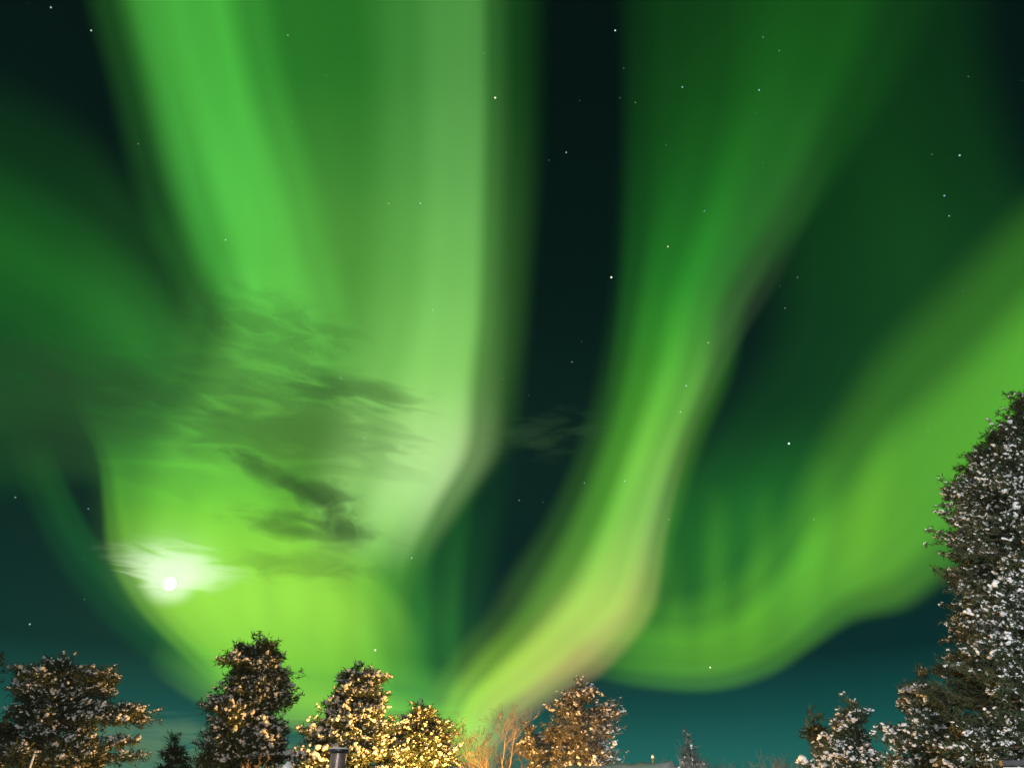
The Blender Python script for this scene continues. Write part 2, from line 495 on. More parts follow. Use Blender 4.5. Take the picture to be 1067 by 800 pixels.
# ------------------------------------------------------------------ clouds (real volumes, drifting before the aurora)
CLOUD_NO = [0]
def cloud(label, px, py, ha, hb, tau, thr, scale, seed, albedo=.25, g=.3, turn=0.0, depth=300.0, rg=None, detail=4.0, warp=.8, core=.15, ramp_w=.3, fw=.35):
    """a soft ellipsoid of cloud centred on a pixel of the photo; ha, hb half sizes in pixels, tau optical depth"""
    CLOUD_NO[0] += 1
    rg = rg or 6400.0 - 150 * CLOUD_NO[0]
    c = EYE + ray(px, py) * rg
    f = (c - EYE).normalized()
    r0 = f.cross(Vector((0, 0, 1))).normalized()
    u0 = r0.cross(f).normalized()
    tn = math.radians(turn)
    rt = r0 * math.cos(tn) + u0 * math.sin(tn)
    up = u0 * math.cos(tn) - r0 * math.sin(tn)
    bm = bmesh.new()
    bmesh.ops.create_icosphere(bm, subdivisions=3, radius=1.0)
    a, b, d = rg * ha / FOC, rg * hb / FOC, depth
    # local axes: x along the streak, y away from the viewer, z up
    bmesh.ops.scale(bm, verts=bm.verts, vec=(a, d, b))
    me = bpy.data.meshes.new('cloud')
    bm.to_mesh(me); bm.free()
    m = bpy.data.materials.new('cloud_air')
    m.use_nodes = True
    t = m.node_tree
    t.nodes.clear()
    tc = N(t, 'ShaderNodeTexCoord')
    un = N(t, 'ShaderNodeVectorMath', operation='DIVIDE')
    un.inputs[1].default_value = (a, d, b)
    t.links.new(tc.outputs['Object'], un.inputs[0])
    ln = N(t, 'ShaderNodeVectorMath', operation='LENGTH')
    t.links.new(un.outputs[0], ln.inputs[0])
    fo = N(t, 'ShaderNodeMapRange', interpolation_type='SMOOTHSTEP')
    fo.inputs['From Min'].default_value = 1.0
    fo.inputs['From Max'].default_value = core
    t.links.new(ln.outputs['Value'], fo.inputs['Value'])
    mp = N(t, 'ShaderNodeMapping')
    mp.inputs['Scale'].default_value = (scale[0], .35, scale[1])
    mp.inputs['Location'].default_value = (seed, seed * .41, seed * 1.7)
    t.links.new(un.outputs[0], mp.inputs[0])
    nz = N(t, 'ShaderNodeTexNoise')
    nz.inputs['Scale'].default_value = 1.0
    nz.inputs['Detail'].default_value = detail
    nz.inputs['Roughness'].default_value = .55
    nz.inputs['Distortion'].default_value = warp
    t.links.new(mp.outputs[0], nz.inputs['Vector'])
    # noise plus falloff so that the outline is ragged
    ma = N(t, 'ShaderNodeMath', operation='MULTIPLY_ADD')
    ma.inputs[1].default_value = fw
    t.links.new(fo.outputs[0], ma.inputs[0])
    t.links.new(nz.outputs['Fac'], ma.inputs[2])
    mr = N(t, 'ShaderNodeMapRange', interpolation_type='SMOOTHSTEP')
    mr.inputs['From Min'].default_value = thr
    mr.inputs['From Max'].default_value = thr + ramp_w
    t.links.new(ma.outputs[0], mr.inputs['Value'])
    ml = N(t, 'ShaderNodeMath', operation='MULTIPLY')
    t.links.new(fo.outputs[0], ml.inputs[0])
    t.links.new(mr.outputs[0], ml.inputs[1])
    m2 = N(t, 'ShaderNodeMath', operation='MULTIPLY')
    m2.inputs[1].default_value = tau / (2 * d * .6)
    t.links.new(ml.outputs[0], m2.inputs[0])
    vp = N(t, 'ShaderNodeVolumePrincipled')
    vp.inputs['Color'].default_value = (albedo, albedo, albedo, 1)
    vp.inputs['Anisotropy'].default_value = g
    t.links.new(m2.outputs[0], vp.inputs['Density'])
    o = N(t, 'ShaderNodeOutputMaterial')
    t.links.new(vp.outputs[0], o.inputs['Volume'])
    me.materials.append(m)
    ob = bpy.data.objects.new('cloud', me)
    ob.matrix_world = Matrix(((rt.x, f.x, up.x, c.x), (rt.y, f.y, up.y, c.y), (rt.z, f.z, up.z, c.z), (0, 0, 0, 1)))
    COL.objects.link(ob)
    tag(ob, label, 'cloud', 'thin clouds drifting before the aurora')
    return ob

cloud('long dark ragged cloud streak above and right of the moon', 322, 551, 125, 26, 1.25, .48, (2.6, 1.7), 1.3, turn=-2, albedo=.5, fw=.24, detail=6, ramp_w=.24, warp=.35)
cloud('short dark cloud wisp with a hooked right end over the pale aurora patch', 335, 515, 66, 26, 1.3, .48, (2.2, 1.8), 4.2, turn=-5, albedo=.5, fw=.24, detail=6, ramp_w=.24, warp=.4)
cloud('slanting thin dark wisp above the hooked cloud wisp', 280, 492, 75, 18, 1.2, .48, (2.2, 1.5), 7.7, turn=-20, albedo=.5, fw=.24, detail=6, ramp_w=.24, warp=.35)
cloud('thin dark streaks drifting across the pale upper patch of the left aurora', 370, 408, 120, 34, 1.0, .52, (2.4, 3.2), 15.2, turn=-4, albedo=.5, fw=.22, detail=6, ramp_w=.24, warp=.4)
cloud('faint thin streaks in the dark gap low between the aurora curtains', 570, 450, 110, 40, .35, .52, (2.2, 3.2), 21.2, turn=0, albedo=.8, fw=.22, detail=6, ramp_w=.24, warp=.4)
cloud('small dark cloud puff under the hooked wisp at the right end of the long streak', 348, 535, 50, 24, 1.1, .50, (2.6, 1.6), 12.9, turn=-35, albedo=.5, fw=.24, detail=6, ramp_w=.24)
cloud('wide dim cloud veil of fine streaks across the left aurora above the wisps', 255, 432, 290, 84, .75, .50, (4.6, 6.0), 2.3, depth=500, albedo=.5, detail=7, fw=.25, ramp_w=.22)
cloud('small dark cloud flecks over the tall left ray of aurora', 285, 345, 140, 66, .6, .52, (4.2, 5.4), 9.1, albedo=.5, detail=6, fw=.28)
cloud('dim smoky cloud at the far left edge above the teal sky', 70, 430, 230, 100, .6, .46, (2.6, 4.5), 6.4, depth=500, albedo=.5)
cloud('faint grey cloud smear right under the dark long streak', 320, 590, 110, 28, .6, .54, (2.8, 2.0), 3.6, albedo=.5)
cloud('low pale green cloud bank above the small slim fir at lower left', 175, 782, 220, 36, 1.1, .46, (5.5, 3.4), 5.1, albedo=.99, g=.75, depth=400, detail=6, fw=.22, ramp_w=.26)
cloud('white streaky cloud lit up around the moon', 183, 590, 84, 30, 1.1, .50, (1.3, 2.8), 2.1, albedo=.99, g=.90, depth=160, rg=5000, core=.1, ramp_w=.22)
cloud('soft pale cloud glow spread wide around the moon', 180, 580, 66, 46, .14, .25, (1.2, 1.6), 8.3, albedo=.99, g=.92, depth=160, rg=4500, core=.0)

cloud('added bright haze that gives the moon disc its soft glow', 177, 606, 30, 26, .9, .05, (1, 1), 1.1, albedo=.99, g=.90, depth=80, rg=4200, core=.0, ramp_w=.3, fw=.5)  # added haze, shaped to blur the moon's edge into a glow

# ------------------------------------------------------------------ trees
def ico(sub):
    bm = bmesh.new()
    bmesh.ops.create_icosphere(bm, subdivisions=sub, radius=1.0)
    V = np.array([v.co[:] for v in bm.verts])
    F = np.array([[v.index for v in f.verts] for f in bm.faces])
    bm.free()
    return V, F
ICO_V, ICO_F = ico(1)

def unit(a):
    return a / np.maximum(np.linalg.norm(a, axis=-1, keepdims=True), 1e-9)

def needle_mesh(P, D, rng, n, length, width):
    """P: tuft centres, D: tuft axes; n blades per tuft"""
    T = len(P)
    c = np.repeat(P, n, axis=0)
    ax = np.repeat(D, n, axis=0)
    d = unit(ax * 0.55 + rng.normal(size=(T * n, 3)) * 0.75)
    l = length * rng.uniform(.55, 1.15, size=(T * n, 1))
    c = c + rng.normal(size=c.shape) * length * .28
    s = unit(np.cross(d, rng.normal(size=d.shape))) * width * rng.uniform(.7, 1.3, size=(T * n, 1))
    V = np.empty((T * n, 3, 3))
    V[:, 0] = c - s
    V[:, 1] = c + s
    V[:, 2] = c + d * l
    F = np.arange(T * n * 3).reshape(-1, 3)
    return V.reshape(-1, 3), F

def snow_mesh(P, rad, rng, flat=.75):
    T = len(P)
    nv = len(ICO_V)
    V = np.repeat(ICO_V[None], T, axis=0)
    V = V * (1 + rng.normal(size=(T, nv, 1)) * .16)
    sc = rad[:, None] * rng.uniform(.7, 1.35, size=(T, 3))
    sc[:, 2] *= flat
    V = V * sc[:, None, :]
    # tilt each clump a little
    an = rng.uniform(0, 2 * math.pi, T)
    ti = rng.normal(size=T) * .3
    ca, sa = np.cos(an)[:, None], np.sin(an)[:, None]
    x, y, z = V[..., 0].copy(), V[..., 1].copy(), V[..., 2].copy()
    V[..., 2] = z + x * np.sin(ti)[:, None]
    V[..., 0] = x * ca - y * sa
    V[..., 1] = x * sa + y * ca
    V = V + P[:, None, :]
    F = (ICO_F[None] + (np.arange(T) * nv)[:, None, None]).reshape(-1, 3)
    return V.reshape(-1, 3), F

class Tubes:
    def __init__(self):
        self.V, self.F = [], []
    def seg(self, pts, radii, sides=5):
        pts = [Vector(p) for p in pts]
        base = len(self.V)
        n = len(pts)
        for i, p in enumerate(pts):
            t = (pts[min(i + 1, n - 1)] - pts[max(i - 1, 0)])
            if t.length < 1e-6: t = Vector((0, 0, 1))
            t.normalize()
            a = t.cross(Vector((0.31, 0.17, 0.93)))
            if a.length < 1e-3: a = t.cross(Vector((1, 0, 0)))
            a.normalize()
            b = t.cross(a)
            for k in range(sides):
                an = 2 * math.pi * k / sides
                self.V.append(p + (a * math.cos(an) + b * math.sin(an)) * radii[i])
        for i in range(n - 1):
            for k in range(sides):
                q = base + i * sides + k
                q2 = base + i * sides + (k + 1) % sides
                self.F.append((q, q2, q2 + sides))
                self.F.append((q, q2 + sides, q + sides))
        top = base + (n - 1) * sides
        for k in range(1, sides - 1):
            self.F.append((top, top + k, top + k + 1))

def crown_tree(name, label, profile, dist, base_px, seed, density=1.0, snow=.55, snow_px=3.2, needle_px=6.5,
               droop=0.05, needles=13, dull=False, group=None, depth=.8, bottom=1.2, cat='tree', lump=1.0, pad=1.0,
               snow_side=0.0, lobes=None, patchy=1.5):
    """profile: rows (y, xl, xr) of the crown outline in photo pixels, top to bottom"""
    rng = np.random.default_rng(seed)
    pm = dist / FOC * 1.13                         # metres per photo pixel there (roughly)
    rows = []
    for y, xl, xr in profile:
        a, b = at_depth(xl, y, dist), at_depth(xr, y, dist)
        rows.append((a.z, a.x, b.x))
    rows.sort()
    z0 = rows[0][0]
    if z0 > bottom:
        rows.insert(0, (bottom, rows[0][1], rows[0][2]))
    Z = np.array([q[0] for q in rows]); XL = np.array([q[1] for q in rows]); XR = np.array([q[2] for q in rows])
    top = Z[-1]
    tx = (XL[-1] + XR[-1]) / 2
    bx = at_depth(base_px, 800, dist).x
    root = empty(name, (bx, dist, -0.1))
    tag(root, label, cat, group)
    O = np.array([bx, dist, -0.1])
    tb = Tubes()
    h = top - Z[0]
    tr = max(.05, (top) * .016)
    nseg = 9
    def trunk_pt(z):
        f = max(0.0, min(1.0, (z + .1) / (top + .1)))
        return np.array([bx + (tx - bx) * f ** 1.3, dist, z])
    zz = np.linspace(-.1, top - .02 * h, nseg)
    tb.seg([trunk_pt(z) - O for z in zz], [tr * (1 - .9 * i / (nseg - 1)) for i in range(nseg)], 8)
    # limbs
    P, D = [], []
    if lobes:
        lw = np.array([q[2] * q[3] for q in lobes], float)
        lw /= lw.sum()
    area = sum((XR[i] - XL[i] + XR[i + 1] - XL[i + 1]) / 2 * (Z[i + 1] - Z[i]) for i in range(len(Z) - 1))
    nl = int(max(12, density * 2.1 * area / (pm * pm) / 210.0))
    for i in range(nl):
        # more limbs where the crown is wide
        for _ in range(8):
            z = rng.uniform(Z[0], top - 5 * pm)
            w = np.interp(z, Z, XR) - np.interp(z, Z, XL)
            if rng.uniform() < .25 + .75 * w / max((XR - XL).max(), 1e-6): break
        az = rng.uniform(0, 2 * math.pi)
        tp = trunk_pt(z)
        xl, xr = np.interp(z, Z, XL), np.interp(z, Z, XR)
        cx_ = (xl + xr) / 2
        rx = (xr - xl) / 2
        rx = max(rx - 7.5 * pad * pm, .45 * rx)
        f = rng.uniform(.35, .95) ** .6 * (1 + .10 * rng.normal() * lump)
        ry = rx * depth
        end = np.array([cx_ + rx * math.cos(az) * f, dist + ry * math.sin(az) * f, z])
        if lobes:
            lx, ly, lrx, lry = lobes[rng.choice(len(lobes), p=lw)]
            e_ = unit(rng.normal(size=3)) * rng.uniform(.1, 1) ** .4
            pc = at_depth(lx + e_[0] * lrx, ly - e_[2] * lry, dist)
            end = np.array([pc.x, dist + e_[1] * lrx * pm, pc.z])
            z = pc.z
            tp = trunk_pt(z)
        L = np.linalg.norm(end - tp)
        st = tp.copy()
        st[2] = z - (.35 - droop) * L * rng.uniform(.2, .6)
        st[2] = max(st[2], .3)
        st[:2] = trunk_pt(st[2])[:2]
        mid_ = st * .5 + end * .5 + np.array([0, 0, .06 * L]) + rng.normal(size=3) * .05 * L
        tb.seg([st - O, mid_ - O, end - O], [tr * .28 * min(1, L / 1.2 + .25), tr * .17, tr * .06], 4)
        k = int(rng.uniform(13, 26))
        pr_ = rng.uniform(5.5, 11.0) * pm * pad
        pr_ = min(pr_, .5 * max(rx, .1) + 2.0 * pm)
        q = end + (mid_ - end) * rng.uniform(0, .25, (k, 1)) + rng.normal(size=(k, 3)) * np.array([1, 1, .42]) * pr_ * .62
        k2 = int(max(2, L / pm / 12))
        s_ = rng.uniform(.3, .95, k2)[:, None]
        q2 = st * (1 - s_) ** 2 + 2 * s_ * (1 - s_) * mid_ + s_ * s_ * end + rng.normal(size=(k2, 3)) * needle_px * pm * .7
        q = np.vstack([q, q2])
        if rng.uniform() < .45:                    # a thin sprig reaching past the pad
            e0 = unit(end - tp + np.array([0, 0, rng.uniform(-.2, .5)]) * L)
            k3 = int(rng.uniform(3, 7))
            q3 = end + e0 * np.linspace(.5, rng.uniform(1.2, 2.2), k3)[:, None] * pr_ + rng.normal(size=(k3, 3)) * pr_ * .12
            tb.seg([end - O, q3[-1] - O], [tr * .05, tr * .03], 3)
            q = np.vstack([q, q3])
        P.append(q)
        out_ = q - trunk_pt(z)
        out_[:, 2] *= .3
        D.append(unit(out_) + np.array([0, 0, .25]))
    # leader tufts on the top
    k = 10
    P.append(trunk_pt(top - .03 * h) + rng.normal(size=(k, 3)) * np.array([.6, .6, 1.2]) * needle_px * pm * .8)
    D.append(np.tile([0, 0, 1.0], (k, 1)))
    P = np.vstack(P); D = unit(np.vstack(D))
    keep = P[:, 2] > .4
    P, D = P[keep], D[keep]
    np_mesh('trunk', [tuple(v) for v in tb.V], tb.F, M_BARK, root)
    V, F = needle_mesh(P - O, D, rng, needles, needle_px * pm, needle_px * pm * .10)
    np_mesh('crown', V, F, M_NEEDLE_DULL if dull else M_NEEDLE, root)
    if snow > 0:
        # clumpy snow: more in patches
        ph = rng.uniform(0, 6, 3)
        s1 = pm * 26
        patch = (np.sin(P[:, 0] / s1 + ph[0]) + np.sin(P[:, 2] / s1 * 1.4 + ph[1]) + np.sin(P[:, 1] / s1 + ph[2])) / 3
        pr = snow * (1 + patchy * patch + snow_side * (bx - P[:, 0]) / max((XR - XL).max() / 2, .1))
        sel = rng.uniform(size=len(P)) < pr
        Q = P[sel] + np.array([0, 0, snow_px * pm * .35]) + D[sel] * needle_px * pm * .35
        rad = snow_px * pm * np.exp(rng.normal(size=len(Q)) * .40) * .25
        # snow lies in small broken ridges along the twigs
        n2 = 6
        tw = unit(D[sel] * np.array([1, 1, .35]) + rng.normal(size=Q.shape) * .35)
        Qs, rs = [Q], [rad]
        for _ in range(n2):
            Qs.append(Q + tw * (rng.uniform(-2.6, 2.6, len(Q)) * rad)[:, None] + rng.normal(size=Q.shape) * rad[:, None] * .45)
            rs.append(rad * rng.uniform(.4, .95, len(rad)))
        Q, rad = np.vstack(Qs), np.concatenate(rs)
        V, F = snow_mesh(Q - O, rad, rng)
        tag(np_mesh('snow', V, F, M_SNOW, root, smooth=True), kind='stuff')
    return root

def bare_tree(name, label, base_px, dist, top_y, half_px, seed, stems=1, group=None, levels=5, snow=0, cat='tree', thick=1.0):
    rng = random.Random(seed)
    top = at_depth(base_px, top_y, dist).z
    bx = at_depth(base_px, 800, dist).x
    half = half_px * dist / FOC * 1.13
    root = empty(name, (bx, dist, -0.1))
    tag(root, label, cat, group)
    H = top + .1
    trunk, twigs = Tubes(), Tubes()
    tips = []
    r0 = .011 * H * thick
    def grow(p, d, L, r, lev):
        n = 4
        pts, rad = [p], [r]
        q = Vector(p)
        dd = Vector(d)
        for i in range(n):
            dd = (dd + Vector((rng.gauss(0, .12), rng.gauss(0, .12), rng.gauss(.07, .05)))).normalized()
            q = q + dd * (L / n)
            pts.append(q.copy()); rad.append(max(.0035, r * (1 - .75 * (i + 1) / n)))
        (trunk if lev <= 1 else twigs).seg(pts, rad, 5 if lev <= 1 else 3)
        if lev >= levels:
            tips.append(q.copy())
            return
        nb = [7, 5, 4, 3, 3][min(lev, 4)]
        for b in range(nb):
            f = .28 + .72 * (b + rng.random()) / nb
            i = min(n - 1, int(f * n))
            pp = pts[i].lerp(pts[i + 1], f * n - i)
            ax = dd.orthogonal().normalized()
            ax.rotate(Matrix.Rotation(rng.uniform(0, 6.28), 3, dd))
            nd = (dd * rng.uniform(.75, 1.1) + ax * rng.uniform(.45, .8)).normalized()
            if lev == 0: nd.z = abs(nd.z) * .8 + .2
            grow(pp, nd, L * rng.uniform(.38, .58) * (1.15 - .35 * f), max(.004, rad[i] * .55), lev + 1)
    for s in range(stems):
        sx = rng.uniform(-1, 1) * half * .45 if stems > 1 else 0
        grow(Vector((sx * .6, rng.uniform(-.3, .3), 0)), Vector((sx / H * .8, rng.uniform(-.06, .06), 1)).normalized(),
             H * .86 * rng.uniform(.8, 1) if stems > 1 else H * .9, r0, 0)
    zs = H / max(v.z for v in trunk.V + twigs.V)
    for tb_ in (trunk, twigs):
        for v in tb_.V: v.z *= zs
    for t_ in tips: t_.z *= zs
    tv = trunk
    np_mesh('trunk', [tuple(v) for v in tv.V], tv.F, M_TWIG, root)
    np_mesh('twigs', [tuple(v) for v in twigs.V], twigs.F, M_TWIG, root)
    if snow:
        rg = np.random.default_rng(seed)
        T = np.array([t[:] for t in tips])
        T = T[rg.uniform(size=len(T)) < snow]
        V, F = snow_mesh(T, np.full(len(T), 1.5 * dist / FOC) * np.exp(rg.normal(size=len(T)) * .35), rg)
        tag(np_mesh('snow', V, F, M_SNOW, root, smooth=True), kind='stuff')
    return root

# the tall spruce filling the right edge
crown_tree('spruce_tree', 'very tall snow laden tree cut by the right edge, reaching halfway up the sky',
    [(400, 1078, 1098), (430, 1045, 1130), (470, 1010, 1150), (500, 990, 1165), (535, 1000, 1175), (580, 976, 1185), (610, 1000, 1185),
     (650, 990, 1190), (700, 990, 1195), (750, 985, 1200), (800, 975, 1200), (860, 985, 1200)], 19, 1092, 11,
    density=2.1, snow=.62, snow_px=3.1, needle_px=5.2, depth=.8, snow_side=.35, lump=1.4, pad=1.25)
crown_tree('pine_tree', 'snowy ragged pine tucked against the left foot of the very tall tree',
    [(705, 950, 975), (725, 940, 990), (750, 945, 1000), (765, 925, 1005), (800, 930, 1010)], 21, 968, 12, density=1.4, patchy=.8, snow=.95, snow_px=3.2, needle_px=6)
crown_tree('fir_tree', 'small cone shaped fir dotted with white snow, left of the ragged pine',
    [(735, 880, 895), (755, 868, 905), (775, 855, 910), (800, 845, 916)], 23, 882, 13, density=1.5, snow=.62, snow_px=3.3, needle_px=5.5)
crown_tree('pine_tree', 'dark low pine branchy top with little snow behind the cone shaped fir',
    [(752, 838, 862), (765, 832, 875), (780, 845, 885), (800, 850, 890)], 26, 862, 14, density=1.0, snow=.12, snow_px=2.5, needle_px=5.5)
# left side
crown_tree('pine_tree', 'broad many lobed snowy pine at the left, its boughs reaching right',
    [(691, 62, 78), (700, 30, 118), (716, 18, 122), (735, 20, 128), (742, 16, 150), (758, 14, 140), (775, 4, 118), (800, -6, 140)], 27, 62, 21,
    density=1.05, patchy=.8, snow=.9, snow_px=3.0, needle_px=5.5, pad=.8,
    lobes=[(52, 712, 26, 20), (40, 730, 22, 16), (100, 708, 18, 10), (92, 728, 22, 14), (130, 738, 22, 6), (118, 752, 26, 7), (60, 752, 44, 12),
           (30, 770, 36, 12), (95, 775, 30, 8), (130, 776, 16, 5), (60, 792, 70, 12)])
crown_tree('pine_tree', 'snowy pine mostly beyond the left edge, only its bough tips in view',
    [(640, -60, -42), (690, -85, -8), (720, -95, -12), (750, -100, -6), (800, -110, -2)], 25, -48, 22, density=.9, snow=.5, snow_px=3)
crown_tree('fir_tree', 'tiny slim fir with faint frost left of the round topped pine',
    [(770, 180, 184), (782, 172, 194), (800, 164, 202)], 38, 181, 23, density=1.3, snow=.3, snow_px=2.4, needle_px=5)
crown_tree('fir_tree', 'tiny snowy sapling top touching the left foot of the round topped pine',
    [(766, 210, 216), (780, 204, 222), (800, 202, 228)], 33, 213, 24, density=1.3, snow=.6, snow_px=2.6, needle_px=4.5)
crown_tree('pine_tree', 'tall round topped snowy pine, brown lit on its right side',
    [(669, 252, 284), (680, 236, 294), (700, 238, 298), (715, 242, 302), (735, 222, 300), (750, 218, 300), (775, 220, 300), (800, 210, 304)], 31, 262, 25,
    density=2.2, patchy=.7, snow=.95, snow_px=3.3, needle_px=6)
crown_tree('pine_tree', 'golden lit snowy pine behind the chimney pipe',
    [(696, 360, 378), (708, 348, 400), (725, 345, 404), (745, 340, 402), (760, 322, 415), (780, 312, 428), (800, 300, 440)], 30, 372, 26,
    density=1.9, snow=.75, snow_px=3.6, needle_px=5.5)
crown_tree('pine_tree', 'short dome topped golden lit pine right of the chimney pipe',
    [(738, 425, 450), (748, 416, 464), (765, 412, 468), (800, 400, 478)], 31, 440, 27, density=1.4, snow=.7, snow_px=3.4, needle_px=5.5)
crown_tree('snowy_shrub', 'dense golden snow covered shrub low at the left of the chimney pipe',
    [(785, 300, 330), (800, 285, 350)], 29, 318, 28, density=1.6, snow=.8, snow_px=3.4, needle_px=5, cat='shrub', bottom=.6)
crown_tree('frosted_tree', 'rounded frosted tree lit golden from below, standing over the snowy roof edge',
    [(712, 598, 612), (722, 584, 636), (738, 574, 646), (755, 560, 648), (775, 552, 654), (800, 545, 660)], 34, 604, 29,
    density=1.7, snow=.6, snow_px=2.2, needle_px=5.5, needles=5, dull=True)
crown_tree('frosted_tree', 'small frosted sapling left of the rounded frosted tree, lit golden',
    [(760, 548, 554), (775, 543, 562), (800, 538, 566)], 33, 552, 30, density=1.4, snow=.6, snow_px=2.2, needle_px=5, dull=True)
crown_tree('frosted_tree', 'small grey brown tree crown beside the bare bush, right of the roof',
    [(777, 712, 724), (786, 706, 734), (800, 702, 738)], 40, 720, 31, density=1.2, snow=.35, snow_px=2.0, needle_px=5, dull=True)
# bare trees
bare_tree('birch_tree', 'bare slender birch with pale forked trunk between the golden trees', 520, 32, 732, 30, 41, levels=5, thick=1.4)
bare_tree('birch_tree', 'bare twiggy birch left of the forked pale birch', 487, 33, 744, 26, 42, stems=3, levels=5, thick=1.1)
bare_tree('birch_tree', 'bare reddish twigged birch standing close behind the forked pale birch', 538, 36, 730, 22, 43, levels=5, thick=1.2)
bare_tree('bare_bush', 'bare feathery bush behind the small grey brown crown', 738, 42, 757, 16, 44, stems=4, levels=5, thick=1.5, cat='bush')
bare_tree('bare_bush', 'bare feathery bush left of the cone shaped fir', 815, 40, 775, 14, 45, stems=4, levels=5, thick=1.5, cat='bush')
bare_tree('bare_bush', 'low bare bush at the foot of the ragged pine', 936, 24, 782, 14, 46, stems=3, levels=4, cat='bush')
bare_tree('bare_bush', 'brown twiggy bush in front of the round topped pine', 268, 27, 782, 30, 47, stems=5, levels=4, cat='bush')

# ------------------------------------------------------------------ cabin with snowy roof and stove pipe
def box_faces(b):
    return [(b, b + 3, b + 2, b + 1), (b + 4, b + 5, b + 6, b + 7), (b, b + 1, b + 5, b + 4),
            (b + 1, b + 2, b + 6, b + 5), (b + 2, b + 3, b + 7, b + 6), (b + 3, b, b + 4, b + 7)]

def cabin():
    # ridge runs left to right; its right part just shows over the bottom of the picture
    Rr = at_depth(692, 792.5, 15.0)
    Rl = at_depth(545, 797.5, 16.4)
    ax = (Rr - Rl).normalized()
    A = Rr - ax * 9.2                       # far left ridge end
    B = Rr + ax * 0.15
    A.z = Rr.z - .13
    root = empty('cabin', ((A.x + B.x) / 2, (A.y + B.y) / 2, -0.1))
    tag(root, 'log cabin whose snow covered roof ridge just shows at the bottom edge', 'cabin')
    O = Vector(root.location)
    nrm = Vector((ax.y, -ax.x, 0)).normalized()   # towards the viewer
    half, drop, th = 3.0, 1.15, .28
    # roof snow: a rounded thick blanket with a lumpy ridge
    rg = np.random.default_rng(5)
    ns, nc = 60, 18
    V, F = [], []
    for i in range(ns + 1):
        p = A.lerp(B, i / ns)
        for layer in (0, 1):
            for j in range(nc + 1):
                s = j / nc * 2 - 1
                sag = math.sqrt(s * s + .004) - .06
                z = p.z - drop * sag - (th if layer else 0)
                wob = (.015 * math.sin(i * .8 + j) + .012 * rg.normal()) if not layer else 0
                q = p + nrm * (s * half)
                V.append((q.x - O.x, q.y - O.y, z + wob - O.z))
    row = 2 * (nc + 1)
    for i in range(ns):
        for j in range(nc):
            a = i * row + j
            F.append((a, a + 1, a + row + 1, a + row))
            b = a + nc + 1
            F.append((b, b + row, b + row + 1, b + 1))
        for j in (0, nc):
            a = i * row + j
            F.append((a, a + row, a + row + nc + 1, a + nc + 1) if j == 0 else (a, a + nc + 1, a + row + nc + 1, a + row))
    for i in (0, ns):
        for j in range(nc):
            a = i * row + j
            F.append((a, a + nc + 1, a + nc + 2, a + 1) if i == 0 else (a, a + 1, a + nc + 2, a + nc + 1))
    mesh_obj('roof', V, F, M_SNOW, root, smooth=True)
    # walls with gables
    V, F = [], []
    for s, p in ((0, A + ax * .35), (1, B - ax * .35)):
        z1 = p.z - drop * .86 - th - .05
        for side in (-1, 1):
            q = p + nrm * (side * half * .86)
            V.append((q.x - O.x, q.y - O.y, 0)); V.append((q.x - O.x, q.y - O.y, z1 - O.z))
        V.append((p.x - O.x, p.y - O.y, p.z - th - .08 - O.z))
    F = [(0, 2, 3, 4, 1), (5, 6, 9, 8, 7), (0, 1, 6, 5), (2, 7, 8, 3)]
    mesh_obj('wall', V, F, M_LOG, root)
    # stove pipe
    top = at_depth(353.5, 780, 13.8)
    base_z = top.z - 1.1
    r = 6.6 * 13.8 / FOC * 1.12
    bm = bmesh.new()
    def cyl(z0, z1, r0, r1, seg=24):
        ret = bmesh.ops.create_cone(bm, cap_ends=True, segments=seg, radius1=r0, radius2=r1, depth=z1 - z0)
        bmesh.ops.translate(bm, verts=ret['verts'], vec=(top.x - O.x, top.y - O.y, (z0 + z1) / 2 - O.z))
    cyl(base_z, top.z - .075, r, r)
    cyl(top.z - .30, top.z - .27, r * 1.04, r * 1.04)
    me = bpy.data.meshes.new('chimney'); bm.to_mesh(me); bm.free()
    me.materials.append(M_STEEL)
    ch = bpy.data.objects.new('chimney', me); COL.objects.link(ch); ch.parent = root
    bm = bmesh.new()
    cyl(top.z - .073, top.z - .045, r * .95, r * 1.28)
    cyl(top.z - .044, top.z - .012, r * 1.34, r * 1.34)
    me = bpy.data.meshes.new('cap'); bm.to_mesh(me); bm.free()
    me.materials.append(M_BLACK)
    c = bpy.data.objects.new('cap', me); COL.objects.link(c); c.parent = ch
    bm = bmesh.new()
    cyl(top.z - .011, top.z + .012, r * 1.27, r * 1.1)
    me = bpy.data.meshes.new('snow'); bm.to_mesh(me); bm.free()
    me.materials.append(M_SNOW)
    c = bpy.data.objects.new('snow', me); COL.objects.link(c); c.parent = ch
cabin()

def lathe(name, prof, mat, parent=None, seg=20, loc=None):
    V, F = [], []
    for r_, z in prof:
        for k in range(seg):
            a = 2 * math.pi * k / seg
            V.append((r_ * math.cos(a), r_ * math.sin(a), z))
    for i in range(len(prof) - 1):
        for k in range(seg):
            a, b = i * seg + k, i * seg + (k + 1) % seg
            F.append((a, b, b + seg, a + seg))
    F.append(tuple(range(seg - 1, -1, -1)))
    F.append(tuple((len(prof) - 1) * seg + k for k in range(seg)))
    o = mesh_obj(name, V, F, mat, parent, smooth=False)
    if loc is not None: o.location = loc
    return o

